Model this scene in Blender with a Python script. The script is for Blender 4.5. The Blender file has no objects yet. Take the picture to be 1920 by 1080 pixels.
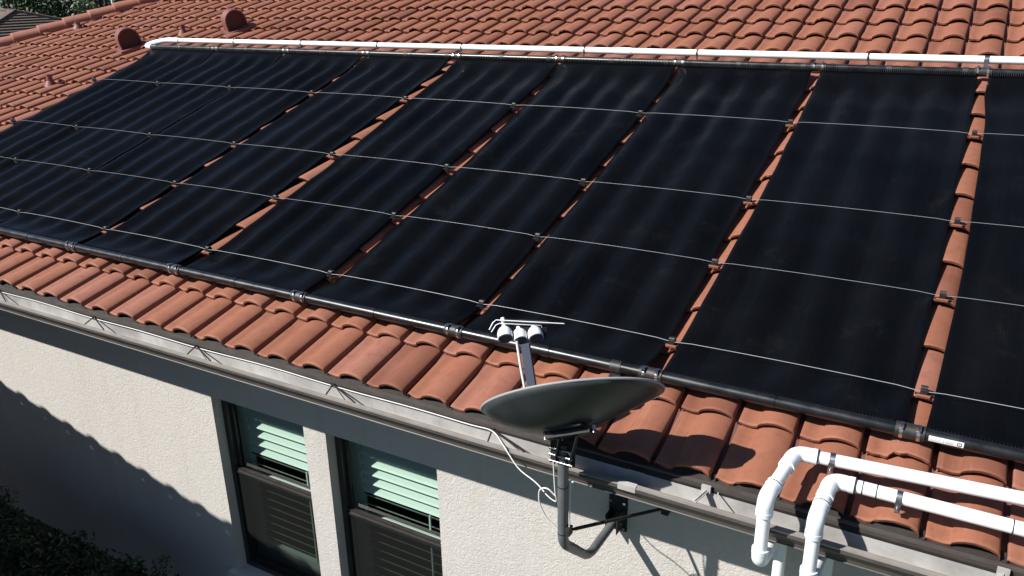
import bpy, math, random
from mathutils import Vector, Matrix, noise
random.seed(7)
V = Vector
# ------------------------------------------------------------------ camera, sky, sun
sc = bpy.context.scene
CAM = V((0.0642, -3.7089, 1.9471))
cam = bpy.data.cameras.new('camera'); cam.sensor_width = 36; cam.lens = 1524.985 / 1920 * 36
cam.clip_start = 0.05; cam.clip_end = 600
camo = bpy.data.objects.new('camera', cam); sc.collection.objects.link(camo)
r_, u_, b_ = V((0.8680, 0.4963, -0.0176)), V((-0.1595, 0.3123, 0.9365)), V((0.4703, -0.8100, 0.3502))
camo.matrix_world = Matrix(((r_.x, u_.x, b_.x, CAM.x), (r_.y, u_.y, b_.y, CAM.y), (r_.z, u_.z, b_.z, CAM.z), (0, 0, 0, 1)))
sc.camera = camo
SUN = V((0.90, 1.0, -1.17)).normalized()          # travel direction of the light
w = bpy.data.worlds.new('World'); sc.world = w; w.use_nodes = True
nt = w.node_tree; nt.nodes.clear()
sky = nt.nodes.new('ShaderNodeTexSky'); sky.sky_type = 'NISHITA'; sky.sun_disc = False
sky.sun_elevation = math.asin(-SUN.z); sky.sun_rotation = math.atan2(-SUN.x, -SUN.y)
sky.ozone_density = 6.0; sky.air_density = 1.0; sky.dust_density = .4
bg = nt.nodes.new('ShaderNodeBackground'); bg.inputs['Strength'].default_value = 0.052
wo = nt.nodes.new('ShaderNodeOutputWorld')
nt.links.new(sky.outputs[0], bg.inputs[0]); nt.links.new(bg.outputs[0], wo.inputs[0])
sl = bpy.data.lights.new('sun', 'SUN'); sl.energy = 5.0; sl.angle = math.radians(0.55); sl.color = (1.0, 0.965, 0.91)
so = bpy.data.objects.new('sun', sl); so.rotation_euler = SUN.to_track_quat('-Z', 'Y').to_euler(); so.location = (-20, -20, 26)
sc.collection.objects.link(so)
sc.view_settings.view_transform = 'Standard'; sc.view_settings.look = 'None'
sc.view_settings.exposure = 0.72; sc.view_settings.gamma = 1; sc.view_settings.use_curve_mapping = False

# ------------------------------------------------------------------ frames and sizes
TH = 0.30464
CT, ST = math.cos(TH), math.sin(TH)
SV, NV = V((0, CT, ST)), V((0, -ST, CT))           # up the slope, roof normal
P = 1.245                                          # spacing of the solar mats
LEN = 4.088                                        # header to header
W = 0.2964; EXP = 0.394; S0 = -0.10                # tile width, exposure, nose line of row 0
X0 = 0.108                                         # right edge of tile column 0
CREST = -0.045                                     # tile crest below the header axis plane
YW = -0.05                                         # wall face
ZG = -3.2                                          # ground
def rp(x, s, h=0.0): return V((x, 0, 0)) + SV * s + NV * h
def hipx(y): return -13.5 + .62 * (y - 4.36)
RIDGE_S = 8.0; WLX = hipx(-.48) - .1

# ------------------------------------------------------------------ helpers
col = sc.collection
class M:
    def __init__(s): s.v = []; s.f = []; s.sm = []; s.tone = None
    def add(s, vs, fs, smooth=False):
        n = len(s.v); s.v += [tuple(p) for p in vs]
        s.f += [tuple(i + n for i in f) for f in fs]; s.sm += [smooth] * len(fs); return s
    def quad(s, a, b, c, d): return s.add([a, b, c, d], [(0, 1, 2, 3)])
    def box(s, lo, hi, mat=None):
        x0, y0, z0 = lo; x1, y1, z1 = hi
        vs = [V(p) for p in ((x0, y0, z0), (x1, y0, z0), (x1, y1, z0), (x0, y1, z0), (x0, y0, z1), (x1, y0, z1), (x1, y1, z1), (x0, y1, z1))]
        if mat is not None: vs = [mat @ p for p in vs]
        return s.add(vs, [(3, 2, 1, 0), (4, 5, 6, 7), (0, 1, 5, 4), (1, 2, 6, 5), (2, 3, 7, 6), (3, 0, 4, 7)])
    def bar(s, a, b, wd, ht, up=V((0, 0, 1))):
        a = V(a); b = V(b); d = (b - a); L = d.length; d.normalize()
        sd = d.cross(up).normalized(); u2 = sd.cross(d)
        m = Matrix((( d.x, sd.x, u2.x, a.x), (d.y, sd.y, u2.y, a.y), (d.z, sd.z, u2.z, a.z), (0, 0, 0, 1)))
        return s.box((0, -wd / 2, -ht / 2), (L, wd / 2, ht / 2), m)
    def tube(s, pts, r, n=16, caps=True, closed=False):
        pts = [V(p) for p in pts]; k = len(pts)
        rs = r if isinstance(r, (list, tuple)) else [r] * k
        tans = []
        for i in range(k):
            a = pts[max(i - 1, 0)]; b = pts[min(i + 1, k - 1)]
            tans.append((b - a).normalized() if (b - a).length > 1e-9 else (tans[-1] if tans else V((1, 0, 0))))
        t0 = tans[0]; up = V((0, 0, 1)) if abs(t0.z) < 0.9 else V((1, 0, 0))
        nrm = t0.cross(up).normalized(); vs = []
        for i in range(k):
            t = tans[i]; nrm = (nrm - t * nrm.dot(t)).normalized(); bn = t.cross(nrm)
            for j in range(n):
                a = 2 * math.pi * j / n
                vs.append(pts[i] + (nrm * math.cos(a) + bn * math.sin(a)) * rs[i])
        fs = []
        for i in range(k - 1):
            for j in range(n):
                fs.append((i * n + j, i * n + (j + 1) % n, (i + 1) * n + (j + 1) % n, (i + 1) * n + j))
        s.add(vs, fs, True)
        if caps:
            s.add(vs[:n], [tuple(range(n - 1, -1, -1))]); s.add(vs[-n:], [tuple(range(n))])
        return s
def smooth_path(pts, rad, steps=7):
    """polyline with rounded corners"""
    pts = [V(p) for p in pts]; out = [pts[0]]
    for i in range(1, len(pts) - 1):
        a, b, c = pts[i - 1], pts[i], pts[i + 1]
        d1 = (a - b); d2 = (c - b); rr = min(rad, d1.length * .49, d2.length * .49)
        p0 = b + d1.normalized() * rr; p1 = b + d2.normalized() * rr
        for k in range(steps + 1):
            t = k / steps
            out.append(p0 * (1 - t) ** 2 + b * 2 * t * (1 - t) + p1 * t * t)
    out.append(pts[-1]); return out
def tag(o, label=None, cat=None, group=None, kind=None):
    if label: o['label'] = label
    if cat: o['category'] = cat
    if group: o['group'] = group
    if kind: o['kind'] = kind
    return o
def build(m, name, mat, parent=None, tone=None, loc=None):
    me = bpy.data.meshes.new(name); me.from_pydata(m.v, [], m.f)
    me.polygons.foreach_set('use_smooth', m.sm)
    if tone is not None or m.tone is not None:
        at = me.attributes.new('tone', 'FLOAT', 'POINT')
        at.data.foreach_set('value', m.tone if m.tone is not None else [tone] * len(m.v))
    me.materials.append(mat); me.update()
    if any(m.sm) and not all(m.sm): pass
    o = bpy.data.objects.new(name, me); col.objects.link(o)
    if parent: o.parent = parent; o.matrix_parent_inverse = parent.matrix_world.inverted()
    if loc is not None: o.location = loc
    return o
def empty(name, loc, label, cat, group=None):
    o = bpy.data.objects.new(name, None); o.empty_display_size = .1; col.objects.link(o)
    o.location = loc; o.matrix_world = Matrix.Translation(V(loc)); return tag(o, label, cat, group)

# ------------------------------------------------------------------ materials
def mat(name, color=(.5, .5, .5), rough=.6, metal=0.0, spec=.5):
    m = bpy.data.materials.new(name); m.use_nodes = True
    b = m.node_tree.nodes['Principled BSDF']
    b.inputs['Base Color'].default_value = (*color, 1); b.inputs['Roughness'].default_value = rough
    b.inputs['Metallic'].default_value = metal; b.inputs['Specular IOR Level'].default_value = spec
    return m
def N(m, t): return m.node_tree.nodes.new(t)
def Lk(m, a, b): m.node_tree.links.new(a, b)
def pos(m): return N(m, 'ShaderNodeNewGeometry').outputs['Position']
def noi(m, scale, detail=4, rough=.55, vec=None, mapscale=None, dist=0):
    n = N(m, 'ShaderNodeTexNoise'); n.inputs['Scale'].default_value = scale
    n.inputs['Detail'].default_value = detail; n.inputs['Roughness'].default_value = rough; n.inputs['Distortion'].default_value = dist
    v = vec or pos(m)
    if mapscale:
        mp = N(m, 'ShaderNodeMapping'); mp.inputs['Scale'].default_value = mapscale; Lk(m, v, mp.inputs[0]); v = mp.outputs[0]
    Lk(m, v, n.inputs['Vector']); return n.outputs['Fac']
def ramp(m, fac, stops):
    r = N(m, 'ShaderNodeValToRGB'); e = r.color_ramp.elements
    while len(e) < len(stops): e.new(.5)
    for i, (p, c) in enumerate(stops): e[i].position = p; e[i].color = (*c, 1) if len(c) == 3 else c
    Lk(m, fac, r.inputs[0]); return r.outputs[0]
def bump(m, fac, strength=.5, dist=.01, prev=None):
    b = N(m, 'ShaderNodeBump'); b.inputs['Strength'].default_value = strength; b.inputs['Distance'].default_value = dist
    Lk(m, fac, b.inputs['Height'])
    if prev: Lk(m, prev, b.inputs['Normal'])
    return b.outputs[0]
def mixc(m, fac, a, b, mode='MIX'):
    x = N(m, 'ShaderNodeMix'); x.data_type = 'RGBA'; x.blend_type = mode
    for s, v in ((x.inputs[0], fac), (x.inputs[6], a), (x.inputs[7], b)):
        if isinstance(v, (int, float)): s.default_value = v
        elif isinstance(v, tuple): s.default_value = (*v, 1)
        else: Lk(m, v, s)
    return x.outputs[2]
def bsdf(m): return m.node_tree.nodes['Principled BSDF']

# terracotta tile: tone attribute per tile + blotches, pale scuffs, dark specks
def tile_mat(name, base, pink, dark, pale):
    m = mat(name, rough=.72, spec=.32); b = bsdf(m)
    a = N(m, 'ShaderNodeAttribute'); a.attribute_name = 'tone'
    c = ramp(m, a.outputs['Fac'], [(0.0, dark), (.25, base), (.72, base), (.86, pink), (1.0, pink)])
    c = mixc(m, ramp(m, noi(m, 3.2, 5), [(.42, (0, 0, 0)), (.68, (.55, .55, .55))]), c, pink)
    c = mixc(m, ramp(m, noi(m, 14, 6, .7), [(.48, (0, 0, 0)), (.76, (.62, .62, .62))]), c, dark)
    # run-off streaks down the slope
    c = mixc(m, ramp(m, noi(m, 1.0, 3, .6, mapscale=(38, 2.2, 2.2)), [(.60, (0, 0, 0)), (.80, (.38, .38, .38))]), c, pale)
    c = mixc(m, ramp(m, noi(m, 55, 3, .6), [(.68, (0, 0, 0)), (.76, (.75, .75, .75))]), c, (.06, .028, .02))
    Lk(m, c, b.inputs['Base Color'])
    n = bump(m, noi(m, 260, 4, .7), .35, .0012); n = bump(m, noi(m, 30, 3), .25, .003, n)
    Lk(m, n, b.inputs['Normal'])
    Lk(m, ramp(m, noi(m, 9, 4), [(.3, (.6, .6, .6)), (.75, (.85, .85, .85))]), b.inputs['Roughness'])
    return m
MT = tile_mat('terracotta', (.238, .091, .052), (.250, .103, .069), (.155, .055, .033), (.34, .17, .11))
MCAP = tile_mat('terracotta_cap', (.27, .105, .070), (.29, .125, .09), (.20, .072, .048), (.36, .19, .14))
MDECK = mat('roof_deck', (.12, .05, .04), .9)
# black polypropylene tube mat : fine ribs running up the slope
def mat_solar():
    m = mat('solar_mat', (.004, .005, .007), .42, spec=.07); b = bsdf(m)
    wv = N(m, 'ShaderNodeTexWave'); wv.wave_type = 'BANDS'; wv.bands_direction = 'X'; wv.wave_profile = 'SIN'
    wv.inputs['Scale'].default_value = 2 * math.pi / .0155 / 20 * 1.0
    wv.inputs['Distortion'].default_value = 0
    Lk(m, pos(m), wv.inputs['Vector'])
    n = bump(m, wv.outputs['Fac'], .28, .0022)
    n = bump(m, noi(m, 2.0, 3), .10, .02, n)
    Lk(m, n, b.inputs['Normal'])
    c = mixc(m, ramp(m, noi(m, 1.3, 5, .6), [(.35, (0, 0, 0)), (.75, (1, 1, 1))]), (.0018, .0020, .0026), (.0038, .0042, .0052))
    d = ramp(m, noi(m, 1.0, 4, .6, mapscale=(30, 1.5, 1.5)), [(.5, (0, 0, 0)), (.9, (.5, .5, .5))])
    c = mixc(m, d, c, (.0055, .0058, .0065)); c = mixc(m, ramp(m, noi(m, 3.5, 8, .75), [(.56, (0, 0, 0)), (.80, (.5, .5, .5))]), c, (.016, .015, .014))
    Lk(m, c, b.inputs['Base Color'])
    Lk(m, ramp(m, noi(m, 5, 5), [(.3, (.27, .27, .27)), (.7, (.38, .38, .38))]), b.inputs['Roughness'])
    return m
MSOL = mat_solar()
def speckle(m, c1, c2, scale=20, bs=.2, bd=.002, r=None):
    b = bsdf(m); f = noi(m, scale, 5, .65)
    Lk(m, ramp(m, f, [(.35, c1), (.7, c2)]), b.inputs['Base Color'])
    Lk(m, bump(m, noi(m, scale * 6, 3), bs, bd), b.inputs['Normal'])
    if r: Lk(m, ramp(m, f, [(.3, (r[0],) * 3), (.7, (r[1],) * 3)]), b.inputs['Roughness'])
    return m
MVENT = speckle(mat('painted_vent', rough=.6), (.14, .045, .036), (.19, .070, .056), 6, .2, .002)
MVFACE = mat('vent_shadow_face', (.085, .026, .022), .8)  # hood paint darkened, so the face's shade sits in its colour
MHDR = speckle(mat('header_pipe', rough=.33, spec=.5), (.004, .0046, .0062), (.010, .0108, .0128), 9, .1, .001, (.25, .42))
MRUB = speckle(mat('rubber', rough=.5), (.012, .012, .012), (.03, .028, .026), 30)
MPVC = speckle(mat('white_pvc', rough=.35), (.78, .79, .80), (.88, .88, .88), 5, .03, .001, (.28, .45))
MFIT = speckle(mat('pvc_fitting', rough=.32), (.66, .70, .74), (.76, .79, .82), 7, .03, .001, (.25, .42))
MPRI = mat('joint_line', (.03, .025, .03), .7)
MSTE = speckle(mat('stainless', rough=.22, metal=1), (.55, .54, .52), (.72, .71, .70), 40)
MCLA = speckle(mat('dull_clamp', rough=.34, metal=1), (.30, .29, .30), (.52, .51, .52), 30)
MSTRAP = mat('strap_wire', (.30, .32, .32), .35, spec=.6)
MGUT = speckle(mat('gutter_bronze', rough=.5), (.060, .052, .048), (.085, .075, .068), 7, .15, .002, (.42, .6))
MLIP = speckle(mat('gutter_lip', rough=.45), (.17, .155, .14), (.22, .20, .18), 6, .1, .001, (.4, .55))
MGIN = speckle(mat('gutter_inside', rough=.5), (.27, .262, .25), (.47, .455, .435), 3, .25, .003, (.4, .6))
MFLA = speckle(mat('drip_flashing', rough=.6, spec=.12), (.022, .017, .015), (.036, .030, .027), 8, .2, .002)
MCOAX = mat('white_coax', (.58, .57, .55), .45)
MBRN = mat('birdstop', (.035, .028, .022), .7, spec=.15)
MDISH = speckle(mat('dish_grey', rough=.42), (.026, .030, .034), (.036, .041, .045), 6, .1, .001, (.38, .5))
MDRIM = mat('dish_rim', (.26, .265, .27), .55, spec=.3)
MMAST = speckle(mat('mast_grey', rough=.42, metal=.0), (.085, .09, .095), (.13, .135, .14), 12, .1, .001, (.35, .5))
MDARK = speckle(mat('black_steel', rough=.62, spec=.18), (.018, .018, .02), (.035, .034, .034), 20)
MARM = mat('feed_arm_grey', (.075, .088, .12), .5, spec=.3)
MWHT = mat('lnb_white', (.72, .73, .75), .35)
MLENS = mat('lnb_lens', (.05, .055, .066), .6, spec=.2)
MFRM = speckle(mat('window_bronze', rough=.4), (.020, .018, .017), (.032, .029, .027), 12)
MSLAT = mat('shutter_white', (.64, .66, .64), .45)
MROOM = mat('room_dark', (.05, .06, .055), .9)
MSOF = mat('soffit', (.30, .29, .27), .8)
def mat_stucco(name, c1, c2):
    m = mat(name, rough=.9, spec=.2); b = bsdf(m)
    warp = noi(m, 16, 3, .6)
    n1 = N(m, 'ShaderNodeTexNoise'); n1.inputs['Scale'].default_value = 24; n1.inputs['Detail'].default_value = 4
    n1.inputs['Roughness'].default_value = .55; n1.inputs['Distortion'].default_value = 1.7; Lk(m, pos(m), n1.inputs['Vector'])
    ridg = ramp(m, n1.outputs['Fac'], [(.38, (0, 0, 0)), (.50, (1, 1, 1)), (.56, (.55, .55, .55)), (.72, (.15, .15, .15))])
    n = bump(m, ridg, .48, .0055); n = bump(m, noi(m, 140, 4, .7), .4, .0015, n)
    Lk(m, n, b.inputs['Normal'])
    c = ramp(m, noi(m, 1.1, 5, .6), [(.3, c1), (.7, c2)])
    c = mixc(m, ramp(m, noi(m, 1.0, 4, .6, mapscale=(9, 9, .7)), [(.55, (0, 0, 0)), (.85, (.35, .35, .35))]), c, (c1[0] * .78, c1[1] * .76, c1[2] * .72))
    c = mixc(m, ramp(m, noi(m, .55, 6, .7), [(.48, (0, 0, 0)), (.62, (.22, .22, .22)), (.8, (.05, .05, .05))]), c, (c1[0] * .84, c1[1] * .80, c1[2] * .74))
    Lk(m, c, b.inputs['Base Color']); return m
MSTU = mat_stucco('stucco', (.465, .441, .413), (.52, .498, .470))
MSILL = mat('stucco_sill', (.55, .54, .52), .85)
def mat_glass():
    m = bpy.data.materials.new('tinted_glass'); m.use_nodes = True; t = m.node_tree; t.nodes.clear()
    tr = t.nodes.new('ShaderNodeBsdfTransparent'); tr.inputs[0].default_value = (.62, .725, .675, 1)
    gl = t.nodes.new('ShaderNodeBsdfGlossy'); gl.inputs['Roughness'].default_value = .02
    lw = t.nodes.new('ShaderNodeLayerWeight'); lw.inputs[0].default_value = .5
    pw = t.nodes.new('ShaderNodeMath'); pw.operation = 'POWER'; pw.inputs[1].default_value = 4; t.links.new(lw.outputs['Facing'], pw.inputs[0])
    fr = t.nodes.new('ShaderNodeMath'); fr.operation = 'MULTIPLY_ADD'; fr.inputs[1].default_value = .8; fr.inputs[2].default_value = .05; t.links.new(pw.outputs[0], fr.inputs[0])
    mx = t.nodes.new('ShaderNodeMixShader'); o = t.nodes.new('ShaderNodeOutputMaterial')
    t.links.new(fr.outputs[0], mx.inputs[0]); t.links.new(tr.outputs[0], mx.inputs[1]); t.links.new(gl.outputs[0], mx.inputs[2]); t.links.new(mx.outputs[0], o.inputs[0])
    return m
MGLA = mat_glass()
def mat_screen():
    m = bpy.data.materials.new('insect_screen'); m.use_nodes = True; t = m.node_tree; t.nodes.clear()
    tr = t.nodes.new('ShaderNodeBsdfTransparent')
    df = t.nodes.new('ShaderNodeBsdfDiffuse'); df.inputs[0].default_value = (.018, .019, .018, 1)
    mx = t.nodes.new('ShaderNodeMixShader'); mx.inputs[0].default_value = .55; o = t.nodes.new('ShaderNodeOutputMaterial')
    t.links.new(tr.outputs[0], mx.inputs[1]); t.links.new(df.outputs[0], mx.inputs[2]); t.links.new(mx.outputs[0], o.inputs[0])
    return m
MSCR = mat_screen()
def mat_leaf(name, c1, c2):
    m = mat(name, rough=.55); b = bsdf(m)
    a = N(m, 'ShaderNodeAttribute'); a.attribute_name = 'tone'
    Lk(m, ramp(m, a.outputs['Fac'], [(0, c1), (1, c2)]), b.inputs['Base Color']); return m
MLF1 = mat_leaf('leaf_dark', (.005, .015, .004), (.018, .042, .010))
MLF2 = mat_leaf('leaf_mid', (.016, .045, .009), (.05, .10, .022))
MLF3 = mat_leaf('leaf_pale', (.05, .08, .03), (.12, .16, .08))
MBARK = mat('bark', (.09, .07, .055), .9)
MGRD = speckle(mat('grass_ground', rough=.95), (.03, .05, .018), (.07, .085, .035), 3, .6, .03)
MROAD = mat('far_ground', (.06, .08, .04), .95)
MSHIN = speckle(mat('grey_shingle', rough=.85), (.105, .078, .060), (.155, .115, .088), 10, .5, .01)

# ------------------------------------------------------------------ ground
g = M(); g.box((-160, -120, ZG - .5), (160, 220, ZG)); tag(build(g, 'ground', MGRD), kind='structure')

# ------------------------------------------------------------------ tile shape (local: x across, y up slope, z normal; origin = nose, right edge)
PROF = [(.075, -.066), (.08, -.043), (.10, -.041), (.19, -.049), (.29, -.052), (.36, -.048), (.392, -.045), (.412, -.031), (.47, -.018), (.56, -.006), (.66, 0.0), (.77, -.002), (.87, -.010), (.95, -.022), (.985, -.032), (.99, -.062)]
def tile_geo(wobble=0.0, rnd=None, chip=False):
    """top surface, nose face and side faces of one S tile, as (verts, faces)"""
    th = .017; k = len(PROF); vs = []; fs = []
    rr = rnd or random
    dz = rr.uniform(-1, 1) * wobble; tilt = rr.uniform(-1, 1) * wobble * .6; yo = rr.uniform(-1, 1) * wobble * .8
    for row, (y, dh) in enumerate(((yo, 0.0), (.02, -.0008), (EXP + .06, -.036))):
        for i, (u, h) in enumerate(PROF):
            x = (u - 1) * W; yy = y
            if row == 0 and chip: yy += max(0, noise.noise(V((u * 14, chip * 3.1, 0)))) * .025
            vs.append((x, yy, h + dh + dz + tilt * (u - .5) - (.0015 if row == 0 else 0) - (.016 * max(0, min(1, (h + .05) / .045)) if row == 2 else 0)))
    for r in range(2):
        for i in range(k - 1):
            fs.append((r * k + i, r * k + i + 1, (r + 1) * k + i + 1, (r + 1) * k + i))
    b0 = len(vs)
    for i, (u, h) in enumerate(PROF):
        x, y, z = vs[i]; vs.append((x, y + .004, z - th if 0 < i < k - 1 else z - .004))
    for i in range(k - 1): fs.append((i, b0 + i, b0 + i + 1, i + 1))
    return vs, fs, [True] * (2 * (k - 1)) + [False] * (k - 1)
def tile_world(x, s, h=CREST): return rp(x, s, h)
FR = Matrix(((1, 0, 0, 0), (0, CT, -ST, 0), (0, ST, CT, 0), (0, 0, 0, 1)))
def to_px(p):
    d = V(p) - CAM; z = -d.dot(b_)
    if z < .1: return None
    return 960 + 1524.985 * d.dot(r_) / z, 540 - 1524.985 * d.dot(u_) / z, z

# house (thing) -----------------------------------------------------------------
house = empty('house', (-8, 3, ZG), 'cream stucco house with terracotta tile roof carrying the black solar mats', 'house')
deck = M()
dh = CREST - .085
def dp(x, s): return rp(x, s, dh)
ye = -.494 * CT
deck.quad(dp(hipx(ye * 1) - .1, -.44), dp(6, -.44), dp(6, RIDGE_S), dp(hipx(RIDGE_S * CT), RIDGE_S))
yr = RIDGE_S * CT; zr = RIDGE_S * ST + dh
zE = dp(0, -.44).z
deck.quad(V((hipx(ye), 20, zE)), V((hipx(ye), ye, zE)), V((hipx(yr), yr, zr)), V((hipx(yr), 20, zr)))
deck.quad(V((hipx(yr), yr, zr)), V((6, yr, zr)), V((6, 16, zE)), V((hipx(yr), 16, zE)))
roof = build(deck, 'roof', MDECK, house)

# solar mat extents: used to know which tiles are covered
edges = {}
rs = random.Random(3)
SEAM = {0: (-.026, .102), -1: (-.036, .062), -2: (-.022, .040), -3: (-.022, .052), -4: (-.082, .046), -5: (-.032, .048), -6: (-.020, .046), -7: (0, .004), -8: (0, .030), 1: (-.02, .05)}
def seam(k, side, s):
    """x of the mat edge at seam k; side 0 = mat left of the seam, 1 = mat right of it"""
    a, b = SEAM.get(k, (-.02, .03)); t = max(0, min(1, s / LEN))
    env = .35 + .65 * math.sin(math.pi * min(1, t * 1.05 + .04)) ** .7 if side else 1.0
    wob = .019 * noise.noise(V((k * 7.3 + side * 3.1, s * .9, .5))) + .006 * noise.noise(V((k * 3.3 + side, s * 2.6, 4)))
    return k * P + (a if side == 0 else b * env + .004) + wob * (1 if side else 1)
rnd = random.Random(11)
cands = []; rowmax = int((RIDGE_S - S0) / EXP)
for n in range(-1, rowmax + 1):
    s = S0 + n * EXP
    for j in range(-64, 12):
        x = X0 + j * W
        y = (s + EXP) * CT
        if x < hipx(y) - .02: continue
        cands.append((n, j, x, s))
def visible_score(n, j, x, s):
    c = to_px(rp(x - W * .5, s + EXP * .5, CREST))
    if c is None: return 0
    if not (-40 < c[0] < 1960 and -30 < c[1] < 1110): return 0
    area = (1525 / c[2]) ** 2 * W * EXP * (-(rp(x, s) - CAM).normalized().dot(NV))
    a = x - W; b = x
    if -8 * P < b and 0.02 < s + EXP and s < LEN - .02:
        k = round((a + b) / 2 / P); best = 0
        for kk in (k - 1, k, k + 1):
            e0, e1 = seam(kk, 0, s), seam(kk, 1, s)
            if kk == -8: e0 = -99
            best += max(0, min(b, e1) - max(a, e0))
        if s < 0: best = max(best, W * .25)
        if s + EXP > LEN: best = max(best, W * .2)
        area *= best / W
    return area
sc_list = sorted(cands, key=lambda c: -visible_score(*c)); single = set((c[0], c[1]) for c in sc_list[:300])
# individual tiles: a dozen shared shapes
variants = []
for i in range(14):
    vs, fs, sm = tile_geo(.0028, rnd, chip=(i + 1 if i in (3, 9) else False))
    m = M(); m.v = vs; m.f = fs; m.sm = sm
    tn = (i + .5) / 14 if i not in (13,) else .93
    me = bpy.data.meshes.new('roof_tile'); me.from_pydata(vs, [], fs); me.polygons.foreach_set('use_smooth', sm)
    at = me.attributes.new('tone', 'FLOAT', 'POINT'); at.data.foreach_set('value', [tn] * len(vs)); me.materials.append(MT); me.update()
    variants.append(me)
field = M(); tones = []
for n, j, x, s in cands:
    jit = rnd.uniform(-.0015, .0015)
    if (n, j) in single:
        vi = int(rnd.random() ** 1 * 14) % 14
        o = bpy.data.objects.new('roof_tile', variants[vi]); col.objects.link(o); o.parent = roof
        o.matrix_parent_inverse = roof.matrix_world.inverted()
        o.matrix_world = Matrix.Translation(rp(x + jit, s, CREST)) @ FR @ Matrix.Rotation(rnd.uniform(-.006, .006), 4, 'Z')
    else:
        vs, fs, sm = tile_geo(.0028, rnd)
        out = []
        for v in vs:
            p = rp(x + jit + v[0], s + v[1], CREST + v[2])
            if p.x < hipx(p.y) + .02: p.x = hipx(p.y) + .02
            out.append(p)
        field.add(out, fs, True); tones += [rnd.random()] * len(out)
field.tone = tones
tag(build(field, 'roof_tile_field', MT, roof), kind='stuff')
# facet beyond the hip: rows run parallel to the hip-end eave (up the slope is +X)
TH2 = math.atan(math.tan(TH) / .62); C2, S2 = math.cos(TH2), math.sin(TH2)
def hipy(x): return 4.36 + (x + 13.5) / .62
def hipz(x): y = hipy(x); return rp(0, y / CT, CREST).z
f2 = M(); tones = []
x = hipx(ye)
while x < hipx(yr) - .3:
    yb = hipy(x) - .25
    for j in range(7):
        vs, fs, sm = tile_geo(.0025, rnd); out = []
        for v in vs:
            px_ = x + v[1] * C2 - v[2] * S2; p = V((px_, yb + j * W - v[0], hipz(x) + v[1] * S2 + v[2] * C2))
            if p.y < hipy(p.x) + .02: p.y = hipy(p.x) + .02
            out.append(p)
        f2.add(out, [tuple(reversed(f)) for f in fs], True); tones += [rnd.random()] * len(out)
    x += EXP * C2
f2.tone = tones
tag(build(f2, 'side_tile_field', MT, roof), kind='stuff')
# hip and ridge caps
def cap_mesh(L, r0=.135, r1=.115):
    m = M(); n = 12; vs = []; fs = []
    rows = [(0, r0, 0), (.03, r0, 0), (L + .06, r1, -.02)]
    for (t, r, dz) in rows:
        for i in range(n + 1):
            a = math.pi * (-.08 + 1.16 * i / n); vs.append((t, math.cos(a) * r, math.sin(a) * r * .82 + dz))
    for a in range(2):
        for i in range(n): fs.append((a * (n + 1) + i, a * (n + 1) + i + 1, (a + 1) * (n + 1) + i + 1, (a + 1) * (n + 1) + i))
    b0 = len(vs)
    for i in range(n + 1): v = vs[i]; vs.append((v[0] + .002, v[1] * .87, v[2] * .87))
    for i in range(n): fs.append((i, b0 + i, b0 + i + 1, i + 1))
    m.add(vs, fs, True); return m
capme = []
for i in range(4):
    m = cap_mesh(.40); me = bpy.data.meshes.new('ridge_cap'); me.from_pydata(m.v, [], m.f); me.polygons.foreach_set('use_smooth', m.sm)
    at = me.attributes.new('tone', 'FLOAT', 'POINT'); at.data.foreach_set('value', [.2 + i * .2] * len(m.v)); me.materials.append(MCAP); capme.append(me)
def caps(a, b, lift):
    a = V(a); b = V(b); d = b - a; L = d.length; d.normalize(); sd = V((0, 0, 1)).cross(d).normalized(); up = d.cross(sd)
    n = int(L / .40)
    for i in range(n):
        q = a + d * (i * .40) + up * lift
        if to_px(q) is None: continue
        mm = Matrix(((d.x, sd.x, up.x, q.x), (d.y, sd.y, up.y, q.y), (d.z, sd.z, up.z, q.z), (0, 0, 0, 1)))
        o = bpy.data.objects.new('ridge_cap', capme[(i * 7) % 4]); col.objects.link(o); o.parent = roof
        o.matrix_parent_inverse = roof.matrix_world.inverted(); o.matrix_world = mm @ Matrix.Rotation(random.uniform(-.02, .02), 4, 'Z')
hb = V((hipx(ye), ye, rp(0, -.494, CREST).z)); ht = V((hipx(yr), yr, rp(0, RIDGE_S, CREST).z))
caps(hb, ht, -.015)
caps(V((hipx(yr), yr, ht.z)), V((6, yr, ht.z)), 0.0)
# mortar bed under the hip caps
m = M(); d = (ht - hb).normalized(); sd = V((0, 0, 1)).cross(d).normalized()
pts = []
for i in range(140):
    q = hb + (ht - hb) * (i / 139) ; wd = .17 + .02 * noise.noise(V((i * .6, 0, 0)))
    pts += [q + sd * wd + V((0, 0, -.12)), q + sd * .06 + V((0, 0, .02)), q - sd * .06 + V((0, 0, .02)), q - sd * wd + V((0, 0, -.12))]
m.add(pts, [(4 * i + k, 4 * i + k + 1, 4 * i + 5 + k, 4 * i + 4 + k) for i in range(139) for k in range(3)])
MMOR = speckle(mat('mortar', rough=.9), (.20, .075, .058), (.27, .115, .09), 12, .8, .01)
build(m, 'hip_mortar', MMOR, roof)

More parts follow.
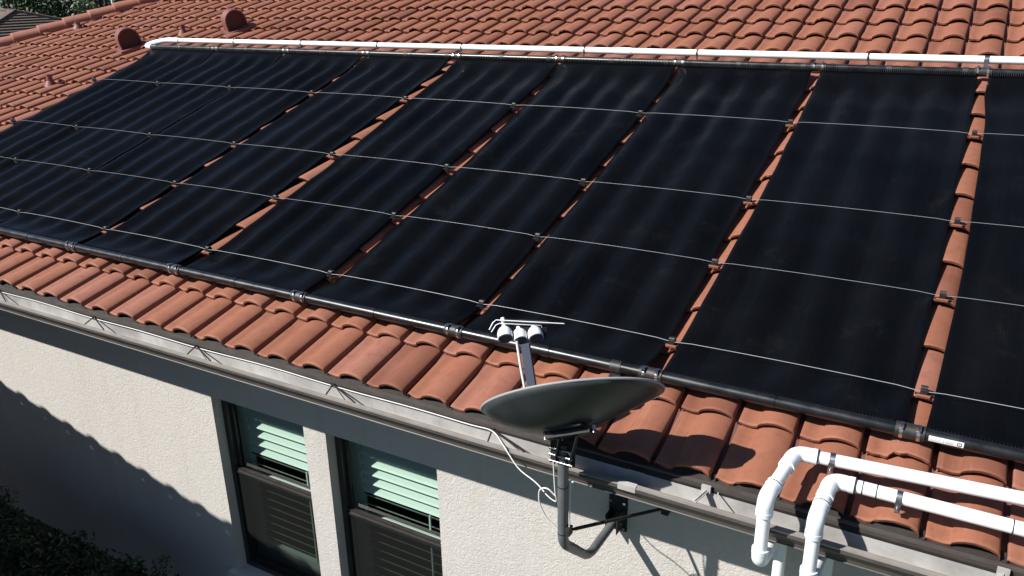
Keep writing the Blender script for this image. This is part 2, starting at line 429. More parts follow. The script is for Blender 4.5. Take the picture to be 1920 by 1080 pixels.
# walls with the two window openings --------------------------------------------
zt = -.40
OPEN = [(-4.76, -3.81), (-3.60, -2.65)]; OT = -.985; OB = -2.62; RD = .13
wl = M()
xs = [WLX + .6, OPEN[0][0], OPEN[0][1], OPEN[1][0], OPEN[1][1], 5.6]
def wq(x0, x1, z0, z1): wl.quad((x0, YW, z0), (x1, YW, z0), (x1, YW, z1), (x0, YW, z1))
wq(xs[0], xs[1], ZG, zt); wq(xs[2], xs[3], ZG, zt); wq(xs[4], xs[5], ZG, zt)
for a, b in OPEN:
    wq(a, b, OT, zt); wq(a, b, ZG, OB)
    wl.quad((a, YW, OB), (a, YW, OT), (a, YW + RD, OT), (a, YW + RD, OB))
    wl.quad((b, YW + RD, OB), (b, YW + RD, OT), (b, YW, OT), (b, YW, OB))
    wl.quad((a, YW, OT), (b, YW, OT), (b, YW + RD, OT), (a, YW + RD, OT))
wl.quad((WLX + .6, YW, ZG), (WLX + .6, YW, zt), (WLX + .6, 15, zt), (WLX + .6, 15, ZG)); wl.quad((5.6, YW, ZG), (5.6, 15, ZG), (5.6, 15, zt), (5.6, YW, zt))
wl.quad((WLX + .6, 15, ZG), (WLX + .6, 15, zt), (5.6, 15, zt), (5.6, 15, ZG))
build(wl, 'wall', MSTU, house)
s_ = M(); s_.box((WLX, -.452, -.402), (6, YW + .02, -.385)); build(s_, 'soffit', MSOF, house)
s_ = M(); s_.box((WLX, -.452, -.384), (6, -.432, -.262)); build(s_, 'fascia', MGUT, house)
s_ = M(); s_.add([(WLX, -.463, -.300), (6, -.463, -.300), (6, -.465, -.284), (WLX, -.465, -.284), (6, -.405, -.236), (WLX, -.405, -.236)], [(0, 1, 2, 3), (3, 2, 4, 5)])
build(s_, 'drip_flashing', MFLA, house)
# bird stop behind the eave noses
b2 = M(); b2.box((WLX, -.40, -.262), (6, -.392, -.238)); build(b2, 'bird_stop', MBRN, house)

# windows
for wi, (a, b) in enumerate(OPEN):
    yf = YW + RD - .045     # frame face
    fr = M(); fw = .045
    fr.box((a, yf, OB), (a + fw, yf + .07, OT)); fr.box((b - fw, yf, OB), (b, yf + .07, OT))
    fr.box((a + fw, yf, OT - fw), (b - fw, yf + .07, OT)); fr.box((a + fw, yf, OB), (b - fw, yf + .07, OB + .05))
    f_ = build(fr, 'window', MFRM, house)
    zr_ = -1.66
    u_s = M(); c0 = a + fw; c1 = b - fw
    u_s.box((c0, yf + .036, OT - fw - .03), (c1, yf + .06, OT - fw)); u_s.box((c0, yf + .036, zr_), (c0 + .028, yf + .06, OT - fw - .03)); u_s.box((c1 - .028, yf + .036, zr_), (c1, yf + .06, OT - fw - .03))
    build(u_s, 'upper_sash', MFRM, f_)
    mr = M(); mr.box((c0, yf + .002, zr_ - .022), (c1, yf + .034, zr_ + .006)); mr.box((c0, yf - .006, zr_ - .032), (c1, yf + .001, zr_ - .016)); build(mr, 'meeting_rail', MFRM, f_)
    ls = M(); ls.box((c0, yf + .008, OB + .05), (c0 + .032, yf + .03, zr_ - .022)); ls.box((c1 - .032, yf + .008, OB + .05), (c1, yf + .03, zr_ - .022)); ls.box((c0 + .032, yf + .008, OB + .05), (c1 - .032, yf + .03, OB + .10)); build(ls, 'lower_sash', MFRM, f_)
    p1 = M(); p1.quad((c0 + .02, yf + .048, zr_), (c1 - .02, yf + .048, zr_), (c1 - .02, yf + .048, OT - fw - .02), (c0 + .02, yf + .048, OT - fw - .02)); build(p1, 'upper_pane', MGLA, f_)
    p2 = M(); p2.quad((c0 + .03, yf + .02, OB + .09), (c1 - .03, yf + .02, OB + .09), (c1 - .03, yf + .02, zr_ - .02), (c0 + .03, yf + .02, zr_ - .02)); build(p2, 'lower_pane', MGLA, f_)
    p3 = M(); p3.quad((c0 + .004, yf + .0005, OB + .05), (c1 - .004, yf + .0005, OB + .05), (c1 - .004, yf + .0005, zr_ - .035), (c0 + .004, yf + .0005, zr_ - .035)); build(p3, 'insect_screen', MSCR, f_)
    # plantation shutters inside
    ys = yf + .17; sf = M()
    sf.box((a - .02, ys - .02, OB), (a + .085, ys + .02, OT)); sf.box((b - .085, ys - .02, OB), (b + .02, ys + .02, OT))
    sf.box((a + .085, ys - .02, OT - .09), (b - .085, ys + .02, OT)); sf.box((a + .085, ys - .02, zr_ - .20), (b - .085, ys + .02, zr_ - .12)); sf.box((a + .085, ys - .02, OB), (b - .085, ys + .02, OB + .16))
    build(sf, 'shutter_frame', MSLAT, f_)
    z = OT - .155
    while z > OB + .2:
        if abs(z - zr_ + .16) > .075:
            upper = z > -1.57
            ang = math.radians(36 if upper else -44); hw = .043
            v0 = V((0, -math.cos(ang), -math.sin(ang))) * hw; nn = V((0, -math.sin(ang), math.cos(ang))) * .004
            c = V((0, ys, z)); vs = []
            for xx in (a + .09, b - .09):
                for q, t in ((-1, 0), (-.6, 1), (.6, 1), (1, 0), (.6, -1), (-.6, -1)): vs.append(c + V((xx, 0, 0)) + v0 * q * -1 * -1 + nn * t)
            s_ = M(); s_.add(vs, [(i, (i + 1) % 6, 6 + (i + 1) % 6, 6 + i) for i in range(6)] + [tuple(range(5, -1, -1)), tuple(range(6, 12))]); build(s_, 'shutter_slat', MSLAT, f_)
        z -= .0795
    tr_ = M(); tr_.box((b - .24, ys - .058, OB + .2), (b - .228, ys - .048, zr_ - .12)); tr_.box((b - .24, ys - .058, zr_ - .02), (b - .228, ys - .048, zr_ + .10)); build(tr_, 'tilt_rod', MSLAT, f_)
    si = M(); si.box((a - .07, YW - .055, OB - .075), (b + .07, YW + RD - .01, OB - .0)); build(si, 'window_sill', MSILL, f_)
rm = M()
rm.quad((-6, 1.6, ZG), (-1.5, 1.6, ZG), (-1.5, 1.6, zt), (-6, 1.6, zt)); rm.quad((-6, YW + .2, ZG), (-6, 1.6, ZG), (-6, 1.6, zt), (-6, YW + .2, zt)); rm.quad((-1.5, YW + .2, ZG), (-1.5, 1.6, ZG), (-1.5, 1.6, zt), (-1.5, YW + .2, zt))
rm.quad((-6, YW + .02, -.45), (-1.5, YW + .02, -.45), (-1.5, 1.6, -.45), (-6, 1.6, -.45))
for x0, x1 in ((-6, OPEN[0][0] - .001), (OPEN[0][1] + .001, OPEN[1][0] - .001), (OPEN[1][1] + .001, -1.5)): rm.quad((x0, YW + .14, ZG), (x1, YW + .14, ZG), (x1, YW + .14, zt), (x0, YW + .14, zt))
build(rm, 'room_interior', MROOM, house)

# gutter ------------------------------------------------------------------------
GX0, GX1 = WLX, 6.0
def extrude_profile(m, prof, x0, x1, closed=False):
    k = len(prof); vs = [V((x0, y, z)) for y, z in prof] + [V((x1, y, z)) for y, z in prof]
    fs = [(i, i + 1, k + i + 1, k + i) for i in range(k - 1)]
    if closed: fs.append((k - 1, 0, k, 2 * k - 1))
    m.add(vs, fs)
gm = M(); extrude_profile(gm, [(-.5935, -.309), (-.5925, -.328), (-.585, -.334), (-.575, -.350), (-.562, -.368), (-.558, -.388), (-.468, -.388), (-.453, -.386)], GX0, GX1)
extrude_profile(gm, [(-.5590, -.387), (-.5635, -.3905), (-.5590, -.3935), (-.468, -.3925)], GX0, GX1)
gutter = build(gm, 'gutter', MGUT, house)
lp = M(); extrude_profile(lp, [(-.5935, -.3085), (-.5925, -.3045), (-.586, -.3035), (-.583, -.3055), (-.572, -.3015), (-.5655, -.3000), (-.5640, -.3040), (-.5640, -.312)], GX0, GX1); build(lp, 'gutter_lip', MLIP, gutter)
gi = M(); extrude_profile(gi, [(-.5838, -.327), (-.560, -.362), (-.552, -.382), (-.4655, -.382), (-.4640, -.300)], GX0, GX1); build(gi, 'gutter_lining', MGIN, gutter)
for hx in (-7.8, -6.57, -5.36, -4.27, -3.07, -1.954, 1.6):
    hm = M()
    for dx in (.03, .25): hm.bar((hx, -.470, -.284), (hx + dx, -.567, -.2985), .008, .005)
    hm.box((hx - .014, -.478, -.290), (hx + .014, -.464, -.278)); build(hm, 'gutter_hanger', MDARK, gutter)
for hx in (-.786, .419):
    hm = M()
    hm.bar((hx, -.470, -.286), (hx - .03, -.567, -.2985), .030, .004); hm.bar((hx + .005, -.470, -.280), (hx - .025, -.567, -.2935), .006, .006); hm.bar((hx + .055, -.470, -.284), (hx + .09, -.567, -.2995), .006, .004)
    hm.box((hx - .022, -.480, -.296), (hx + .022, -.464, -.262)); build(hm, 'gutter_hanger', MGIN, gutter)
sj = M(); extrude_profile(sj, [(-.5825, -.325), (-.5585, -.3605), (-.5505, -.3805), (-.467, -.3805), (-.4655, -.296)], -1.18, -1.09); extrude_profile(sj, [(-.595, -.330), (-.595, -.3025), (-.5625, -.2985)], -1.18, -1.09); build(sj, 'gutter_joint', MGIN, gutter)

# vents ---------------------------------------------------------------------------
def hood(x, s, sz, label_dark=True):
    o = empty('x', rp(x, s, CREST), 'x', 'x'); bpy.data.objects.remove(o)
    base = rp(x, s, CREST - .01)
    prof = []
    r = .19 * sz; hgt = .13 * sz
    prof.append((-r, -.04))
    for i in range(15):
        a = math.pi * (1 - i / 14); prof.append((math.cos(a) * r, hgt + math.sin(a) * r))
    prof.append((r, -.04))
    D0, D1 = -.17 * sz, .0
    m = M(); k = len(prof); yaw = math.radians(-22)
    def tr(px_, a, b): # px_ depth along axis, a across slope (Y), b up
        q = V((px_, a, b)); q = Matrix.Rotation(yaw, 3, 'Z') @ q; return base + V((q.x, 0, 0)) + SV * q.y + NV * q.z
    ring0 = [tr(D0, a, b) for a, b in prof]; ring1 = [tr(D1 + .02 * sz, a, b) for a, b in prof]
    ring2 = [tr(D1 + .02 * sz, a * .88, -.04 + (b + .04) * .93) for a, b in prof]; ring3 = [tr(D1 - .015, a * .88, -.04 + (b + .04) * .93) for a, b in prof]
    m.add(ring0 + ring1, [(i, i + 1, k + i + 1, k + i) for i in range(k - 1)], True)
    m.add(ring1 + ring2, [(i, i + 1, k + i + 1, k + i) for i in range(k - 1)])
    m.add(ring2 + ring3, [(i, i + 1, k + i + 1, k + i) for i in range(k - 1)], True)
    m.add(ring0, [tuple(range(k))])
    b = build(m, 'roof_vent', MVENT, house)
    f = M(); f.add([p + V((.0, 0, 0)) for p in ring3], [tuple(range(k))]); build(f, 'vent_face', MVFACE, b)
    fl = M(); fl.box((-.28 * sz, -.24 * sz, -.05), (.12 * sz, .26 * sz, -.005), Matrix.Translation(base) @ FR @ Matrix.Rotation(yaw, 4, 'Z')); build(fl, 'vent_flashing', MVENT, b)
hood(-10.60, 4.22, .80); hood(-9.20, 4.96, .80)
def stub(x, s, h, r):
    p = rp(x, s, CREST - .03); m = M(); m.tube([p, p + V((0, 0, h))], r, 14); m.tube([p + V((0, 0, h)), p + V((0, 0, h + .012))], r * 1.15, 14)
    b = build(m, 'vent_pipe', MVENT, house)
    f = M(); f.tube([p - V((0, 0, .02)), p + V((0, 0, .05))], [r * 2.2, r * 1.2], 14); build(f, 'pipe_flashing', MVENT, b)
stub(-10.15, 4.78, .11, .035); stub(-10.72, 2.93, .12, .038); stub(-12.8, 4.93, .08, .04)

# ------------------------------------------------------------------ solar mats
ORD = ['first', 'second', 'third', 'fourth', 'fifth', 'sixth', 'seventh', 'eighth', 'ninth', 'tenth']
def mat_h(x, s, k):
    t = s
    u = (x - X0) / W - .68
    c_ = .5 + .5 * math.cos(2 * math.pi * u); sag = -.040 * (1 - c_ ** .8)
    row = (s - S0) / EXP; fr_ = row - math.floor(row)
    lift = -.006 * math.sin(math.pi * fr_)
    nz = .007 * noise.noise(V((x * 1.4, s * .55, k * 3.7))) + .004 * noise.noise(V((x * 5, s * 1.3, k)))
    amp = max(.5, 1.0 + .7 * noise.noise(V((x * 1.6, s * .30, 9 + k))))
    h = CREST + .009 + max(sag * amp, -.042) + lift + max(nz, -.001)
    for e in (0.03, LEN - .03):
        d = abs(s - e); bl = max(0, 1 - d / .30); bl = bl * bl * (3 - 2 * bl); h = h * (1 - bl) + (-.012) * bl
    return h
mats = {}
kinds = {-8: 'leftmost black solar pool mat, bordering bare tiles below the vent hood', -7: 'second black solar pool mat from the left, joined gaplessly to the leftmost one',
 -6: 'third black solar pool mat from the left, right of the thin dashed seam', -5: 'black solar pool mat just left of the wide tile seam at lower left',
 -4: 'black solar pool mat just right of the wide tile seam at lower left', -3: 'middle black solar pool mat, between a dark reddish seam and thin bright dashes',
 -2: 'black solar pool mat whose lower right corner is behind the satellite dish', -1: 'broad black solar pool mat between the two long strips of orange tiles at right',
 0: 'rightmost black solar pool mat, cut by the right edge, with white sticker at its foot', 1: None}
for k in range(-8, 2):
    x0 = k * P; mats[k] = root = empty('solar_mat', rp(x0 + P / 2, 0, 0), kinds[k] or 'black solar pool mat outside the right edge of the view', 'solar panel', 'black solar pool mats in a row on the roof')
    nx, ns = 52, 60; m = M(); vs = []
    for i in range(ns + 1):
        s = .022 + (LEN - .044) * i / ns
        a = seam(k, 1, s); b = seam(k + 1, 0, s)
        for j in range(nx + 1):
            x = a + (b - a) * j / nx; h = mat_h(x, s, k)
            ed = min(x - a, b - x)
            if ed < .05: h += .004 * (1 - ed / .05) * (noise.noise(V((k, s * .8, ed))))
            vs.append(rp(x, s, h))
    m.add(vs, [(i * (nx + 1) + j, i * (nx + 1) + j + 1, (i + 1) * (nx + 1) + j + 1, (i + 1) * (nx + 1) + j) for i in range(ns) for j in range(nx)], True)
    o = build(m, 'absorber_mat', MSOL, root)
    sd = o.modifiers.new('thickness', 'SOLIDIFY'); sd.thickness = .006; sd.offset = -1
    # headers
    for s, nm in ((0, 'lower_header'), (LEN, 'upper_header')):
        h = M(); xa, xb = x0 + .055, x0 + P - .055; xm = x0 + P * .52
        h.tube([rp(xa, s), rp(xm - .004, s)], .0305, 24); h.tube([rp(xm + .004, s), rp(xb, s)], .0305, 24)
        h.tube([rp(xm - .05, s), rp(xm - .0045, s)], .0322, 24); h.tube([rp(xm - .0045, s), rp(xm + .0045, s)], .0290, 20)
        build(h, nm, MHDR, root)
        te = M(); nt_ = 78 if k in (-2, -1, 0, 1) else 39
        for i in range(nt_):
            x = seam(k, 1, s) + .02 + (seam(k + 1, 0, s) - seam(k, 1, s) - .04) * i / (nt_ - 1); sg = 1 if s == 0 else -1
            te.tube([rp(x, s + sg * .020, .020), rp(x, s + sg * .036, .0085), rp(x, s + sg * .060, -.006)], [.0030, .0034, .0022], 6, caps=False)
        tag(build(te, 'tube_ends', MHDR, root), kind='stuff')
# couplings
lowlab = {0: 'black hose coupling with two steel clamps right beside the white sticker', -1: 'hose coupling with shiny steel clamps on lower pipe above the dish tip',
 -2: 'hose coupling with shiny clamps on lower pipe, next one left of the feedhorns', -3: 'clamped hose coupling on lower black pipe, below the wide tile seam of the middle mats',
 -4: 'clamped hose coupling on lower black pipe, second from the left edge', -5: 'leftmost clamped hose coupling on the lower black pipe', -6: 'hose coupling on the lower pipe just outside the left edge', -7: 'hose coupling on the lower pipe far outside the left edge', 1: 'hose coupling on the lower pipe outside the right edge'}
for k in range(-7, 2):
    for s, nm in ((0, 'lower'), (LEN, 'upper')):
        c = rp(k * P + .0, s)
        if nm == 'lower': lab = lowlab.get(k, 'clamped hose coupling on the lower black pipe outside the view')
        else:
            idx = 1 - k
            lab = ('hose coupling joining black pipes under the white pipe, %s from the right' % ORD[-k]) if k <= 0 else 'hose coupling on upper pipe outside the right edge'
        root = empty('hose_coupling', c, lab, 'pipe coupling', 'hose couplings between the %s header pipes' % nm)
        h = M(); h.tube([c - V((.062, 0, 0)), c + V((.062, 0, 0))], .0365, 24); build(h, 'rubber_hose', MRUB, root)
        for dx in (-.036, .036):
            q = c + V((dx, 0, 0)); cl = M(); cl.tube([q - V((.0075, 0, 0)), q + V((.0075, 0, 0))], .0385, 24); b = build(cl, 'hose_clamp', MSTE, root)
            sm_ = M(); a0 = NV * .040 - SV * .010 if nm == 'lower' else NV * .040 - SV * .006
            mm = Matrix.Translation(q + a0) @ FR; sm_.box((-.009, -.011, -.004), (.009, .011, .010), mm); sm_.tube([q + a0 + NV * .004 + SV * -.011, q + a0 + NV * .004 + SV * -.022], .0065, 10); build(sm_, 'clamp_screw', MSTE, b)
ORDW = ['first', 'second', 'third', 'fourth', 'fifth', 'sixth', 'seventh', 'eighth', 'ninth', 'tenth', 'eleventh', 'twelfth', 'thirteenth', 'fourteenth', 'fifteenth', 'sixteenth', 'seventeenth', 'eighteenth']
# hold-down brackets of the upper header (small black clips)
for i, k in enumerate([-7.55, -6.55, -5.55, -4.55, -3.55, -2.55, -1.55, -.55, .45]):
    for dx in (0, .45):
        q = rp(k * P + P * dx, LEN); m = M(); m.tube([q - V((.022, 0, 0)), q + V((.022, 0, 0))], .0345, 16)
        m.box((-.02, -.02, -.05), (.02, .06, -.03), Matrix.Translation(q) @ FR)
        tag(build(m, 'pipe_clip', MRUB), 'small black clip on the upper black pipe, %s from the right' % ORDW[17 - (i * 2 + (dx > 0))], 'pipe clip', 'black clips along the upper header pipe')
q = rp(-1.16 * P, 0); m = M(); m.tube([q - V((.03, 0, 0)), q + V((.03, 0, 0))], .0345, 20); m.box((-.03, -.05, -.05), (.03, .02, -.032), Matrix.Translation(q) @ FR)
tag(build(m, 'pipe_sleeve', MRUB), 'black rubber sleeve on the lower pipe just above the dish', 'pipe sleeve')
# left end cap of headers
m = M(); q = rp(-8 * P + .05, 0); m.tube([q - V((.06, 0, 0)), q + V((.01, 0, 0))], .036, 20); build(m, 'pipe_cap', MRUB, mats[-8])
# sticker on the lower header
stk = M(); SX0, SX1 = .078, .218
MSTK = mat('sticker_white', (.62, .63, .63), .4); MINK = mat('sticker_ink', (.10, .11, .12), .5); MINK2 = mat('sticker_grey', (.36, .38, .39), .5)
def hp(x, a, r=.0315): # point on header surface, angle from normal towards the eave
    return rp(x, 0) + (NV * math.cos(a) - SV * math.sin(a)) * r
def patch(m, x0, x1, a0, a1, r, n=6):
    for i in range(n):
        b0 = a0 + (a1 - a0) * i / n; b1 = a0 + (a1 - a0) * (i + 1) / n
        m.add([hp(x0, b0, r), hp(x0, b1, r), hp(x1, b1, r), hp(x1, b0, r)], [(0, 1, 2, 3)], True)
lr = empty('sticker', rp(SX0, 0), 'white printed sticker with round emblem on the lower black pipe', 'sticker')
patch(stk, SX0, SX1, .75, 1.55, .0330); build(stk, 'backing', MSTK, lr)
pr = M()
rr = random.Random(5)
for (xa, xb, rows) in ((.006, .052, 3), (.058, .062, 1), (.068, .100, 4)):
    for i in range(rows):
        a0 = .86 + i * .60 / max(rows, 1); a1 = a0 + (.10 if rows > 1 else .55)
        xx = SX0 + xa
        while xx < SX0 + xb - .002:
            wl_ = rr.uniform(.003, .009); patch(pr, xx, min(xx + wl_, SX0 + xb), a0, a1, .0334, 2); xx += wl_ + .0015
build(pr, 'small_print', MINK2, lr)
em = M(); cx = SX1 - .017
def disk(m, r0, r1, rad):
    n = 20
    for i in range(n):
        t0, t1 = 2 * math.pi * i / n, 2 * math.pi * (i + 1) / n
        f = lambda r, t: hp(cx + math.cos(t) * r, 1.15 + math.sin(t) * r / .0334, rad)
        m.add([f(r0, t0), f(r1, t0), f(r1, t1), f(r0, t1)], [(0, 1, 2, 3)])
disk(em, .0062, .0105, .0335); disk(em, .0005, .0028, .0335); build(em, 'emblem', MINK, lr)

# straps ---------------------------------------------------------------------------
strap_s = [.312, 1.10, 1.875, 3.065]
names = ['thin pale hold-down line nearest the lower black pipe', 'second pale hold-down line up from the lower pipe', 'third pale hold-down line up from the lower pipe', 'uppermost pale hold-down line, nearest the white pipe']
for si_, s in enumerate(strap_s):
    root = empty('hold_down_line', rp(-4, s, 0), names[si_] + ', across all the black mats', 'strap', 'hold-down lines across the solar mats')
    pts = []
    for k in range(-8, 2):
        xk = k * P + .008
        for t in range(0, 12):
            x = xk + P * t / 12; f = t / 12
            h = -.020 + .004 * math.sin(math.pi * f)
            ds = .004 * math.sin(math.pi * f) - (.006 if t == 0 else 0)
            pts.append(rp(x, s + ds, h + (-.004 if t == 0 else 0)))
    ln = M(); ln.tube(pts, [.0017, .0011, .0011, .0012][si_], 6); build(ln, 'line', MSTRAP, root)
    for k in range(-8, 2):
        c = rp(k * P + .0, s, -.030)
        if k in (0,): c = rp(.024, s, -.026)
        cl = M(); mm = Matrix.Translation(c) @ FR
        cl.box((-.016, -.012, -.030), (.016, .030, .012), mm); cl.tube([c + SV * .010 - V((.016, 0, 0)) + NV * .012, c + SV * .010 + V((.016, 0, 0)) + NV * .012], .012, 10); cl.box((-.038, -.010, -.020), (.038, .000, -.014), mm)
        build(cl, 'clip', MRUB, root)
        if k in (0, -1, -4, -5):
            tb = M(); tb.box((-.030, -.026, -.022), (.030, -.014, -.010), mm); build(tb, 'raised_nose', MT, root, tone=.5)  # block added below the clip for the lit, raised tile nose

# white return pipe on top ------------------------------------------------------------
WS, WH = 4.225, .045
root = empty('return_pipe', rp(-4, WS, WH), 'long white plastic pipe lying across the tiles above the black mats', 'pipe')
m = M(); m.tube([rp(-9.62, WS, WH), rp(3.2, WS, WH)], .031, 24); build(m, 'pipe_run', MPVC, root)
m = M(); m.tube([rp(-3.18, WS, WH), rp(-3.02, WS, WH)], .035, 24); build(m, 'pipe_socket', MPVC, root)
m = M(); m.tube(smooth_path([rp(-9.55, WS, WH), rp(-9.80, WS, WH), rp(-10.02, WS - .06, WH - .02), rp(-10.13, WS - .12, 0), rp(-9.93, LEN, 0)], .07), .036, 18); build(m, 'elbow', MFIT, root)
m = M(); m.tube([rp(-9.98, LEN, 0), rp(-9.86, LEN, 0)], .038, 18); build(m, 'hose', MRUB, root)
for x in (-9.55, -8.49, -7.33, -6.15, -4.99, -3.52, -2.36, -.87):
    m = M(); c = rp(x, WS, WH); m.tube([c - V((.008, 0, 0)), c + V((.008, 0, 0))], .0335, 18); m.bar(c - SV * .03 - NV * .01, rp(x + .03, LEN + .02, .0), .014, .004); build(m, 'tie', MRUB, root)
m = M(); c = rp(.01, WS, WH); m.tube([c - V((.018, 0, 0)), c + V((.018, 0, 0))], .0335, 18); m.bar(c - SV * .03, rp(.01, LEN, .0), .03, .004); build(m, 'pipe_strap', MCLA, root)

# two supply pipes in front -------------------------------------------------------------
def fitting(root, pts, r=.0352, rad=.05, name='elbow'):
    m = M(); pp = smooth_path(pts, rad, 8); m.tube(pp, r, 22)
    t0 = (pp[1] - pp[0]).normalized(); t1 = (pp[-1] - pp[-2]).normalized()
    m.tube([pp[0] - t0 * .001, pp[0] + t0 * .022], r + .0016, 22); m.tube([pp[-1] - t1 * .022, pp[-1] + t1 * .001], r + .0016, 22)
    return build(m, name, MFIT, root)
def ring(root, p, d, r, w_=.0022):
    m = M(); d = V(d).normalized(); m.tube([p - d * w_, p + d * w_], r, 20, caps=False); m.tube([p - d * w_, p + d * w_], r, 20); build(m, 'joint_ring', MPRI, root)
RB = .0290
def supply(label, run_a, run_b, top, riserx, zbend, zbot, clampx, rings, back):
    root = empty('supply_pipe', run_a, label, 'pipe', 'white plastic pipes coming over the eave')
    run_a, run_b = V(run_a), V(run_b); d = (run_b - run_a).normalized()
    bend = V((riserx + .0, -.655, zbend)); corner = run_a - d * .075
    m = M(); m.tube([run_a, run_b], RB, 26); build(m, 'pipe_run', MPVC, root)
    dd = (bend - corner).normalized()
    fitting(root, [run_a + d * .02, corner, corner + dd * .115], rad=.065)
    m = M(); m.tube([corner + dd * .10, bend - dd * .07], RB, 22); build(m, 'pipe_slope', MPVC, root)
    dn = V((0, 0, -1)); fitting(root, [bend - dd * .10, bend, bend + dn * .085], rad=.07)
    m = M(); m.tube([bend + dn * .08, V((bend.x, bend.y, zbot + .05))], RB, 26); build(m, 'riser', MPVC, root)
    bt = V((bend.x, bend.y, zbot)); fitting(root, [bt + V((0, 0, .065)), bt, bt + V((.01, .075, -.004))], rad=.06)
    m = M(); e = V((bend.x + .03, back, zbot - .02)); m.tube([bt + V((.01, .07, -.004)), e], RB, 20); build(m, 'return_run', MPVC, root)
    fitting(root, [e - V((0, .05, 0)), e, e - V((0, 0, .08))], rad=.06)
    m = M(); m.tube([e - V((0, 0, .07)), V((e.x, e.y, ZG + .1))], RB, 20); build(m, 'downpipe', MPVC, root)
    for t, kk in rings:
        ring(root, run_a + d * t, d, (RB if kk == 0 else .0369) + .0009)
    ring(root, bend - dd * .085, dd, .0372); 
    c = run_a + d * clampx
    m = M(); m.tube([c - d * .011, c + d * .011], RB + .0035, 24)
    fl = c - SV * .034 - NV * .0; m.box((-.011, -.012, -.030), (.011, .004, .012), Matrix.Translation(fl) @ FR); cb = build(m, 'pipe_clamp', MCLA, root)
    m = M(); m.tube([fl - NV * .022 - SV * .02, fl - NV * .022 + SV * .01], .008, 8); m.box((-.010, -.022, -.036), (.012, -.006, -.028), Matrix.Translation(fl) @ FR); m.tube([fl - NV * .05, fl - NV * .012], .006, 8); build(m, 'clamp_bolt', MSTE, cb)
    return root
supply('upper of two white pipes at lower right, its bend nearest the dish', rp(-.36, -.316, .030), rp(3.0, -.11, .03), None, -.482, -.115, -.440, .082, [(.0215, 1)], -.30)
supply('lower of two white pipes at lower right, with several dark joint rings', rp(-.185, -.424, .030), rp(3.0, -.43, .03), None, -.275, -.150, -.470, .195, [(.0215, 1), (.052, 0), (.108, 0), (.607, 0)], -.25)

# satellite dish --------------------------------------------------------------------------
MX, MY = -1.418, -.70
Cd = V((-1.386, -.690, .136))
mdir = V((.90, .13, .235)).normalized(); vdir = (Cd - CAM).normalized()
nrm = mdir.cross(vdir).normalized()
if nrm.z < 0: nrm = -nrm
nrm = (nrm + vdir * .25).normalized(); wdir = nrm.cross(mdir).normalized()
mdir = wdir.cross(nrm).normalized()
root = empty('satellite_dish', (MX, MY, -.66), 'dark grey satellite dish on a bent mast, seen from behind, over the gutter', 'satellite dish')
m = M(); A, B_, DP = .435, .318, .130; nr, na = 12, 56; vs = []
def dpt(r, a, off=0): return Cd + mdir * (A * r * math.cos(a)) + wdir * (B_ * r * math.sin(a)) + nrm * (DP * (r * r - 1) * (1 - .42 * r * math.cos(a)) + off)
for i in range(nr + 1):
    for j in range(na): vs.append(dpt(i / nr, 2 * math.pi * j / na))
m.add(vs, [(i * na + j, (i + 1) * na + j, (i + 1) * na + (j + 1) % na, i * na + (j + 1) % na) for i in range(nr) for j in range(na)], True)
o = build(m, 'reflector', MDISH, root); sd = o.modifiers.new('t', 'SOLIDIFY'); sd.thickness = .004; sd.offset = 0
rim = M(); prof = [(1.0, -.003), (1.014, -.001), (1.018, .004), (1.014, .008), (1.0, .007)]; vs = []
for j in range(na):
    for r, off in prof: a = 2 * math.pi * j / na; vs.append(Cd + mdir * (A * r * math.cos(a)) + wdir * (B_ * r * math.sin(a)) + nrm * off)
k = len(prof); rim.add(vs, [(j * k + i, j * k + i + 1, ((j + 1) % na) * k + i + 1, ((j + 1) % na) * k + i) for j in range(na) for i in range(k - 1)], True)
build(rim, 'rim', MDRIM, root)
# bracket at the back of the bowl
mt = V((MX, MY, -.095))
bb = Cd - nrm * (DP + .004) - mdir * .02
br = M(); fwd = V((0, 1, 0))
br.bar(bb - mdir * .085 + nrm * .004, bb + mdir * .085 + nrm * .004, .15, .010, nrm); br.bar(bb - mdir * .11 - nrm * .018, bb + mdir * .11 - nrm * .018, .06, .022, nrm)
for sx in (-1, 1):
    br.bar(bb + mdir * .045 * sx - nrm * .02, mt + V((.036 * sx, 0, -.10)), .05, .006, V((1, 0, 0)))
    br.bar(mt + V((.037 * sx, -.005, .03)), mt + V((.037 * sx, -.005, -.11)), .055, .006, V((0, 1, 0)))
br.tube([bb - mdir * .13 - nrm * .02, bb + mdir * .13 - nrm * .02], .007, 10)
bo = build(br, 'dish_bracket', MDARK, root)
bl = M()
for dz in (-.02, -.055, -.09):
    bl.tube([mt + V((-.060, -.03, dz)), mt + V((.062, -.03, dz))], .0055, 8)
    for sx in (-1, 1): bl.tube([mt + V((.046 * sx, -.03, dz)), mt + V((.056 * sx, -.03, dz))], .010, 6)
for q in (-.12, .12): bl.tube([bb + mdir * q - nrm * .028, bb + mdir * q + nrm * .006], .009, 6)
build(bl, 'bracket_bolts', MCLA, bo)
elb = V((MX, MY, -.665)); knee = V((-1.392, -.445, -.915)); foot = V((-1.385, YW - .005, -.905))
m = M(); m.tube(smooth_path([mt, elb, elb + (knee - elb) * .5], .06, 8), .0265, 22); build(m, 'mast', MMAST, root)
m = M(); m.tube(smooth_path([elb + (knee - elb) * .28, knee, foot], .07, 8), .0245, 20); build(m, 'mount_arm', MMAST, root)
for z in (-.33, -.60): ring(root, V((MX, MY, z)), (0, 0, 1), .0273, .003)
